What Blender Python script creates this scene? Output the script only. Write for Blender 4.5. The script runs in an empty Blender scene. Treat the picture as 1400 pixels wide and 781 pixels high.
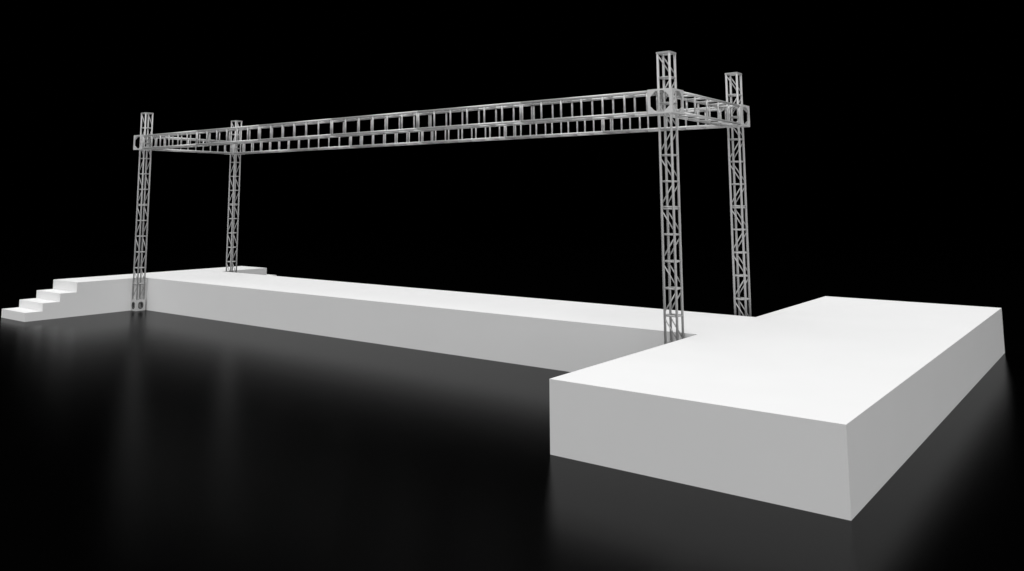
import bpy, bmesh, math
from mathutils import Vector, Matrix

S = bpy.context.scene
COL = S.collection

# ------------------------------------------------------------------ dimensions (metres)
L, D, H = 18.7282, 2.9741, 1.0            # runway end, depth, stage height
X0 = -0.04                                # where the runway meets the stepped platform
FA, BB, W1 = 4.9577, 5.0237, 3.877        # end platform: reach in front, behind, width
FA2, BB2, W2 = 2.1282, 1.9324, 1.5552     # stepped platform
RISE = (0.7121, 0.4762, 0.2505)
TREAD, TREAD_B = 0.4933, 0.4581
XL, XR, YF, YB = 0.1247, 18.3454, -0.248, 3.2157          # sleeve blocks and beams
TXL, TXR, TYF, TYB = 0.115, 18.3454, -0.168, 3.2555       # towers
TS = 0.287                                # tower width
TT, DZ = 6.2788, 0.495                    # tower top, bay height
BASE_TOP = TT - 12 * DZ
B = 0.2537                                # half size of a sleeve block
Z1, Z2 = 5.0703, 5.5389

# ------------------------------------------------------------------ materials
def new_mat(name):
    m = bpy.data.materials.new(name); m.use_nodes = True
    return m, m.node_tree.nodes, m.node_tree.links, m.node_tree.nodes['Principled BSDF']

def mat_white():
    m, n, l, p = new_mat('matt_white_cladding')
    geo = n.new('ShaderNodeNewGeometry')
    nz = n.new('ShaderNodeTexNoise'); nz.inputs['Scale'].default_value = 0.9; nz.inputs['Detail'].default_value = 5
    l.new(geo.outputs['Position'], nz.inputs['Vector'])
    r = n.new('ShaderNodeMapRange'); r.inputs['To Min'].default_value = 0.785; r.inputs['To Max'].default_value = 0.815
    l.new(nz.outputs['Fac'], r.inputs['Value'])
    c = n.new('ShaderNodeCombineColor')
    for k in ('Red', 'Green', 'Blue'): l.new(r.outputs['Result'], c.inputs[k])
    l.new(c.outputs['Color'], p.inputs['Base Color'])
    p.inputs['Roughness'].default_value = 0.7
    p.inputs['Specular IOR Level'].default_value = 0.15
    return m

def mat_metal(name, v, metallic, rough):
    m, n, l, p = new_mat(name)
    tc = n.new('ShaderNodeTexCoord')
    nz = n.new('ShaderNodeTexNoise'); nz.inputs['Scale'].default_value = 14; nz.inputs['Detail'].default_value = 4
    l.new(tc.outputs['Object'], nz.inputs['Vector'])
    r = n.new('ShaderNodeMapRange'); r.inputs['To Min'].default_value = v * 0.93; r.inputs['To Max'].default_value = v * 1.07
    l.new(nz.outputs['Fac'], r.inputs['Value'])
    c = n.new('ShaderNodeCombineColor')
    for k in ('Red', 'Green', 'Blue'): l.new(r.outputs['Result'], c.inputs[k])
    l.new(c.outputs['Color'], p.inputs['Base Color'])
    r2 = n.new('ShaderNodeMapRange'); r2.inputs['To Min'].default_value = rough - .06; r2.inputs['To Max'].default_value = rough + .06
    l.new(nz.outputs['Fac'], r2.inputs['Value']); l.new(r2.outputs['Result'], p.inputs['Roughness'])
    p.inputs['Metallic'].default_value = metallic
    return m

def mat_floor():
    m, n, l, p = new_mat('satin_black_floor')
    n.remove(p)
    out = n['Material Output']
    geo = n.new('ShaderNodeNewGeometry')
    nz = n.new('ShaderNodeTexNoise'); nz.inputs['Scale'].default_value = 1.6; nz.inputs['Detail'].default_value = 4
    l.new(geo.outputs['Position'], nz.inputs['Vector'])
    r = n.new('ShaderNodeMapRange'); r.inputs['To Min'].default_value = FLOOR_ROUGH - .01; r.inputs['To Max'].default_value = FLOOR_ROUGH + .01
    l.new(nz.outputs['Fac'], r.inputs['Value'])
    gl = n.new('ShaderNodeBsdfGlossy'); gl.distribution = 'BECKMANN'; gl.inputs['Color'].default_value = (.47,.47,.47,1)
    l.new(r.outputs['Result'], gl.inputs['Roughness'])
    di = n.new('ShaderNodeBsdfDiffuse'); di.inputs['Color'].default_value = (0.0006, 0.0006, 0.0006, 1)
    fr = n.new('ShaderNodeFresnel'); fr.inputs['IOR'].default_value = FLOOR_IOR
    mx = n.new('ShaderNodeMixShader')
    l.new(fr.outputs['Fac'], mx.inputs['Fac']); l.new(di.outputs['BSDF'], mx.inputs[1]); l.new(gl.outputs['BSDF'], mx.inputs[2])
    l.new(mx.outputs['Shader'], out.inputs['Surface'])
    return m

FLOOR_ROUGH, FLOOR_IOR = 0.25, 1.4
WHITE = mat_white()
RIM_GREY = mat_metal('dark_rim_grey', 0.08, 0.0, 0.6)
BASE_ALU = mat_metal('worn_plate', 0.55, 0.1, 0.5)
TOWER_ALU = mat_metal('dull_aluminium', 0.46, 0.15, 0.5)
ALU = mat_metal('brushed_aluminium', 0.62, 0.3, 0.3)
PLATE = mat_metal('aluminium_plate', 0.70, 0.1, 0.45)
FLOOR = mat_floor()

# ------------------------------------------------------------------ helpers
def link(name, me, mat, parent=None):
    o = bpy.data.objects.new(name, me); COL.objects.link(o)
    if mat and not me.materials: me.materials.append(mat)
    if parent: o.parent = parent
    return o

def mesh_of(name, bm):
    me = bpy.data.meshes.new(name)
    bmesh.ops.recalc_face_normals(bm, faces=bm.faces)
    bm.to_mesh(me); bm.free()
    return me

def add_box(bm, lo, hi, skip=()):
    x0, y0, z0 = lo; x1, y1, z1 = hi
    v = [bm.verts.new(p) for p in ((x0,y0,z0),(x1,y0,z0),(x1,y1,z0),(x0,y1,z0),(x0,y0,z1),(x1,y0,z1),(x1,y1,z1),(x0,y1,z1))]
    F = {'-z': (0,3,2,1), '+z': (4,5,6,7), '-y': (0,1,5,4), '+x': (1,2,6,5), '+y': (2,3,7,6), '-x': (3,0,4,7)}
    for k, f in F.items():
        if k not in skip: bm.faces.new([v[i] for i in f])

def add_tube(bm, p, q, r, seg=14, rings=1):
    p, q = Vector(p), Vector(q); ax = (q - p).normalized()
    u = ax.orthogonal().normalized(); w = ax.cross(u)
    rr = []
    for k in range(rings + 1):
        c = p.lerp(q, k / rings)
        rr.append([bm.verts.new(c + r * (math.cos(a) * u + math.sin(a) * w)) for a in [2 * math.pi * i / seg for i in range(seg)]])
    for k in range(rings):
        for i in range(seg):
            f = bm.faces.new((rr[k][i], rr[k][(i+1) % seg], rr[k+1][(i+1) % seg], rr[k+1][i])); f.smooth = True
    bm.faces.new(rr[0][::-1]); bm.faces.new(rr[-1])

def tube_mesh(name, p, q, r, seg=14):
    bm = bmesh.new(); add_tube(bm, p, q, r, seg); return mesh_of(name, bm)

def add_plate(bm, origin, u, v, n, hw, hh, th, ow, oh, cut):
    """Rectangular plate 2hw x 2hh, thickness th along n (inward), with an octagonal hole 2ow x 2oh whose corners are cut by `cut`."""
    o, u, v, n = Vector(origin), Vector(u), Vector(v), Vector(n)
    octo = [(-ow, -oh+cut), (-ow+cut, -oh), (ow-cut, -oh), (ow, -oh+cut), (ow, oh-cut), (ow-cut, oh), (-ow+cut, oh), (-ow, oh-cut)]
    rect = [(-hw, -hh), (hw, -hh), (hw, hh), (-hw, hh)]
    def ring(pts, k): return [bm.verts.new(o + u*a + v*b + n*(th*k)) for a, b in pts]
    O0, O1, R0, R1 = ring(octo, 0), ring(octo, 1), ring(rect, 0), ring(rect, 1)
    def face(vs): bm.faces.new(vs)
    for O, R in ((O0, R0), (O1, R1)):
        face((R[0], R[1], O[2], O[1])); face((R[1], O[3], O[2]))
        face((R[1], R[2], O[4], O[3])); face((R[2], O[5], O[4]))
        face((R[2], R[3], O[6], O[5])); face((R[3], O[7], O[6]))
        face((R[3], R[0], O[0], O[7])); face((R[0], O[1], O[0]))
    for i in range(8): face((O0[i], O0[(i+1) % 8], O1[(i+1) % 8], O1[i]))
    for i in range(4): face((R0[i], R0[(i+1) % 4], R1[(i+1) % 4], R1[i]))

def empty(name, loc, label=None, cat=None, group=None):
    o = bpy.data.objects.new(name, None); COL.objects.link(o); o.location = loc; o.empty_display_size = .2
    tag(o, label, cat, group); return o

def tag(o, label, cat, group=None):
    o['label'] = label; o['category'] = cat; o['kind'] = 'thing'
    if group: o['group'] = group

def copy_tree(o, loc, label, parent=None):
    c = o.copy(); COL.objects.link(c)
    if parent: c.parent = parent
    else: c.location = loc; c['label'] = label
    for ch in list(o.children):
        copy_tree(ch, None, None, c)
    return c

# ------------------------------------------------------------------ floor
bm = bmesh.new()
vs = [bm.verts.new(p) for p in ((-150,-150,0),(150,-150,0),(150,150,0),(-150,150,0))]; bm.faces.new(vs)
fl = link('floor', mesh_of('floor', bm), FLOOR); fl['kind'] = 'structure'

# ------------------------------------------------------------------ stage
stage = empty('catwalk_stage', (0, 0, 0), 'long matt white catwalk stage with a wide end platform and stepped far end', 'stage')
bm = bmesh.new(); add_box(bm, (X0,0,0), (L,D,H), ('+x','-x','-z')); link('runway', mesh_of('runway', bm), WHITE, stage)

def platform(x0, x1, y0, y1, inner):
    # outline split at the runway so that tops meet edge to edge; no wall where the runway joins
    bm = bmesh.new()
    ys = [y0, 0.0, D, y1]
    top = {}; bot = {}
    for i, y in enumerate(ys):
        for j, x in enumerate((x0, x1)):
            top[i,j] = bm.verts.new((x,y,H)); bot[i,j] = bm.verts.new((x,y,0))
    for i in range(3):
        bm.faces.new((top[i,0], top[i,1], top[i+1,1], top[i+1,0]))
        for j in (0, 1):
            if j == inner and i == 1: continue
            bm.faces.new((bot[i,j], bot[i+1,j], top[i+1,j], top[i,j]))
    for i in (0, 3): bm.faces.new((bot[i,0], bot[i,1], top[i,1], top[i,0]))
    return bm
link('end_platform', mesh_of('end_platform', platform(L, L+W1, -FA, D+BB, 0)), WHITE, stage)
link('stepped_platform', mesh_of('stepped_platform', platform(-W2, X0, -FA2, D+BB2, 1)), WHITE, stage)

for name, y0, sgn, td in (('staircase', -FA2, -1, TREAD), ('staircase', D+BB2, 1, TREAD_B)):
    # lowest step is the part's own mesh, the two steps above it are sub-parts butted behind it
    def step(k):      # k = 0 highest
        a, b_ = y0 + sgn*td*k, y0 + sgn*td*(k+1)
        bm = bmesh.new()
        add_box(bm, (-W2, min(a,b_), 0), (X0, max(a,b_), RISE[k]), ('-z', '+y' if sgn < 0 else '-y'))
        return bm
    st = link(name, mesh_of('lowest_step', step(2)), WHITE, stage)
    for k in (1, 0): link('step', mesh_of('step', step(k)), WHITE, st)

# ------------------------------------------------------------------ truss towers
CR = 0.0235                                # chord radius
h = TS/2 - CR                              # chord axis offset
def make_tower(loc, label):
    t = empty('truss_tower', loc, label, 'truss tower', 'aluminium truss towers at the four corners')
    # base block: box of plates with octagonal openings
    bw = 0.159; bh = BASE_TOP
    bm = bmesh.new()
    for u, n in (((1,0,0),(0,1,0)), ((0,1,0),(-1,0,0)), ((-1,0,0),(0,-1,0)), ((0,-1,0),(1,0,0))):
        hw = bw if abs(u[0]) else bw - 0.0082
        add_plate(bm, Vector(n) * -bw + Vector((0,0,bh/2)), u, (0,0,1), n, hw, bh/2 - .0085, 0.008, 0.085, 0.105, 0.04)
    add_plate(bm, (0,0,bh), (1,0,0), (0,1,0), (0,0,-1), bw, bw, 0.008, 0.07, 0.07, 0.02)
    add_box(bm, (-bw,-bw,0.002), (bw,bw,0.008))
    base = link('base_block', mesh_of('tower_base_block', bm), BASE_ALU, t)
    bm = bmesh.new()                         # dark grey ring added around one opening for its dark marks
    ring = [Vector((0.078*math.cos(2*math.pi*i/20), 0, 0.1*math.sin(2*math.pi*i/20))) for i in range(20)]
    vs = []
    for i in range(20):
        c = ring[i]; o = c.normalized()
        vs.append([bm.verts.new(p) for p in (c*1.12 + Vector((0,-.006,0)), c*1.12 + Vector((0,.012,0)), c - o*.014 + Vector((0,.012,0)), c - o*.014 + Vector((0,-.006,0)))])
    for i in range(20):
        for k in range(4): bm.faces.new((vs[i][k], vs[i][(k+1)%4], vs[(i+1)%20][(k+1)%4], vs[(i+1)%20][k]))
    rim = mesh_of('opening_rim', bm)
    for k in range(4):
        a = k*math.pi/2; o = link('opening_rim', rim, RIM_GREY, base); o.rotation_euler = (0,0,a)
        o.location = (bw*math.sin(a), -bw*math.cos(a), bh/2)
    me = tube_mesh('tower_chord', (0,0,bh), (0,0,TT), CR, 18)
    for sx in (-1,1):
        for sy in (-1,1):
            c = link('chord', me, TOWER_ALU, t); c.location = (sx*h, sy*h, 0)
    def frame(r):
        bm = bmesh.new(); e = h - CR*0.8
        for s in (-1,1):
            add_tube(bm, (-e, s*h, 0), (e, s*h, 0), r, 12); add_tube(bm, (s*h, -e, 0), (s*h, e, 0), r, 12)
        return mesh_of('rung_frame', bm)
    thin = frame(0.0165)
    bm = bmesh.new(); o_ = TS/2; i_ = o_ - .038      # square capping frame at the very top
    add_box(bm, (-o_, -o_, -.034), (o_, -i_, 0.002)); add_box(bm, (-o_, i_, -.034), (o_, o_, 0.002))
    add_box(bm, (-o_, -i_, -.034), (-i_, i_, 0.002)); add_box(bm, (i_, -i_, -.034), (o_, i_, 0.002))
    link('top_frame', mesh_of('tower_top_frame', bm), TOWER_ALU, t).location = (0,0,TT)
    for k in range(1, 13):
        z = TT - k*DZ
        if k == 6:                           # the bolted joint of the two tower sections
            for dz in (-.0165, .0165): link('rung_frame', thin, TOWER_ALU, t).location = (0,0,z+dz)
        elif k == 12: pass
        else: link('rung_frame', thin, TOWER_ALU, t).location = (0,0,z)
    dn = {}
    for kind in (0, 1):
        for sy in (-1, 1):
            z0, z1 = (-0.115*DZ, -0.86*DZ) if kind == 0 else (-0.86*DZ, -0.115*DZ)
            dn[kind, sy] = tube_mesh('diagonal_brace', (-h, sy*h, z0), (h, sy*h, z1), 0.0132, 10)
    for k in range(12):
        for sy in (-1, 1): link('diagonal_brace', dn[k % 2, sy], TOWER_ALU, t).location = (0,0,TT-k*DZ)
    return t

tower = make_tower((TXR, TYF, 0), 'tallest looking truss tower, in the near corner between runway and big white platform')
copy_tree(tower, (TXR, TYB, 0), 'truss tower rising behind the runway where it meets the big white platform')
copy_tree(tower, (TXL, TYF - 0.045, 0), 'truss tower beside the white steps, its perforated base block on the black floor')
copy_tree(tower, (TXL, TYB, 0), 'shortest looking truss tower, behind the far end of the runway')

# ------------------------------------------------------------------ sleeve blocks
def make_sleeve(loc, label):
    hz = (Z2 - Z1)/2
    t = empty('sleeve_block', loc, label, 'truss corner block', 'sleeve blocks joining beams and towers')
    th = 0.007
    for u, n in (((1,0,0),(0,1,0)), ((0,1,0),(-1,0,0)), ((-1,0,0),(0,-1,0)), ((0,-1,0),(1,0,0))):
        hw = B if abs(u[0]) else B - th - .0005
        bm = bmesh.new(); add_plate(bm, (0,0,0), u, (0,0,1), n, hw, hz, th, 0.195, hz-0.034, 0.11)
        link('side_plate', mesh_of('sleeve_side_plate', bm), PLATE, t).location = Vector(n) * -B
    for s in (-1, 1):
        bm = bmesh.new(); add_plate(bm, (0,0,0), (1,0,0), (0,1,0), (0,0,-s), B-th-.001, B-th-.001, th, 0.165, 0.165, 0.03)
        link('end_plate', mesh_of('sleeve_end_plate', bm), PLATE, t).location = (0,0,s*(hz-.002))
    return t
ZM = (Z1+Z2)/2
sl = make_sleeve((XR, YF, ZM), 'square sleeve block with octagonal cut-outs on the nearest, tallest looking tower')
copy_tree(sl, (XR, YB, ZM), 'sleeve block at the right-hand end of the short beam, on the tower behind')
copy_tree(sl, (XL, YF, ZM), 'sleeve block with octagonal cut-outs at the left tip of the frame, above the white steps')
copy_tree(sl, (XL, YB, ZM), 'sleeve block on the far tower, seen through the bars of the front beam')

# ------------------------------------------------------------------ beams (box ladder trusses, built along +x)
BR_ = 0.0255; UR = 0.0205
by = B - 0.012 - BR_; bz = (Z2-Z1)/2 - 0.010 - BR_
CH = {}
def chord_mesh(ln):
    bm = bmesh.new()
    for sy in (-1,1):
        for sz in (-1,1): add_tube(bm, (0, sy*by, sz*bz), (ln, sy*by, sz*bz), BR_, 18)
    return mesh_of('truss_segment', bm)
UP = tube_mesh('upright', (0,0,-bz+BR_*.6), (0,0,bz-BR_*.6), UR)
CB = tube_mesh('cross_bar', (0,-by+BR_*.6,0), (0,by-BR_*.6,0), UR)
def make_beam(name, loc, rz, length, segs, bays, label, cat, group):
    t = empty(name, loc, label, cat, group); t.rotation_euler = (0,0,rz)
    sl_ = length/segs; cm = chord_mesh(sl_ - 0.002)
    for s in range(segs):
        sg = link('truss_segment', cm, ALU, t); sg.location = (s*sl_ + .001, 0, 0)
        e = UR + .003
        xs = [e + (sl_ - .002 - 2*e)*k/bays for k in range(bays+1)]
        for x in xs:
            for q in (-1,1):
                link('upright', UP, ALU, sg).location = (x, q*by, 0)
                link('cross_bar', CB, ALU, sg).location = (x, 0, q*bz)
    return t
lx = XR - XL - 2*B
g = 'long box truss beams over the runway'
make_beam('truss_beam', (XL+B, YF, ZM), 0, lx, 6, 6, 'long aluminium box truss beam above the front edge of the runway', 'truss beam', g)
make_beam('truss_beam', (XL+B, YB, ZM), 0, lx, 6, 6, 'long aluminium box truss beam above the back edge of the runway, lower in the picture', 'truss beam', g)
ly = YB - YF - 2*B
g = 'short box truss beams across the runway'
make_beam('truss_beam', (XR, YF+B, ZM), math.pi/2, ly, 1, 5, 'short aluminium box truss beam joining the two towers beside the big platform', 'truss beam', g)
make_beam('truss_beam', (XL, YF+B, ZM), math.pi/2, ly, 1, 5, 'short aluminium box truss beam joining the two far towers by the white steps', 'truss beam', g)

# ------------------------------------------------------------------ light
w = bpy.data.worlds.new('World'); S.world = w; w.use_nodes = True
w.node_tree.nodes['Background'].inputs[0].default_value = (0,0,0,1); w.node_tree.nodes['Background'].inputs[1].default_value = 0

def area(name, loc, target, sx, sy, energy):
    d = bpy.data.lights.new(name, 'AREA'); d.shape = 'RECTANGLE'; d.size = sx; d.size_y = sy; d.energy = energy
    o = bpy.data.objects.new(name, d); COL.objects.link(o); o.location = loc
    o.rotation_euler = (Vector(target) - Vector(loc)).to_track_quat('-Z', 'Y').to_euler()
    return o
area('overhead_softbox', (10, -4, 60), (10, -4.001, 0), 90, 76, 60500)
area('front_fill', (14, -80, 22), (10, 0, 1), 50, 34, 17200)  # unseen distant fill, added to lift the forward-facing walls
area('side_fill', (90, -24, 22), (10, 0, 1), 50, 34, 19500)  # unseen distant fill, added to lift the walls facing the near end
area('stair_fill', (-4, -16, 5), (-1, -3, 0.5), 4, 4, 235)  # small unseen fill added only to brighten the stair risers

# ------------------------------------------------------------------ camera
W_, H_ = 1400, 781
f, px, py = 1151.7983, 647.0123, 129.8039
cd = bpy.data.cameras.new('camera'); cam = bpy.data.objects.new('camera', cd); COL.objects.link(cam)
cam.location = (25.3612, -15.0498, 3.4377); cam.rotation_euler = (1.696, 0.0, 0.6686)
cd.sensor_width = 36; cd.sensor_fit = 'HORIZONTAL'; cd.lens = f/W_*36
cd.shift_x = (W_/2 - px)/W_; cd.shift_y = (py - H_/2)/W_
cd.clip_end = 1000
S.camera = cam

S.render.resolution_x, S.render.resolution_y = 1024, 571
S.view_settings.view_transform = 'Standard'; S.view_settings.look = 'None'
S.view_settings.exposure = 0; S.view_settings.gamma = 1
S.render.engine = 'CYCLES'
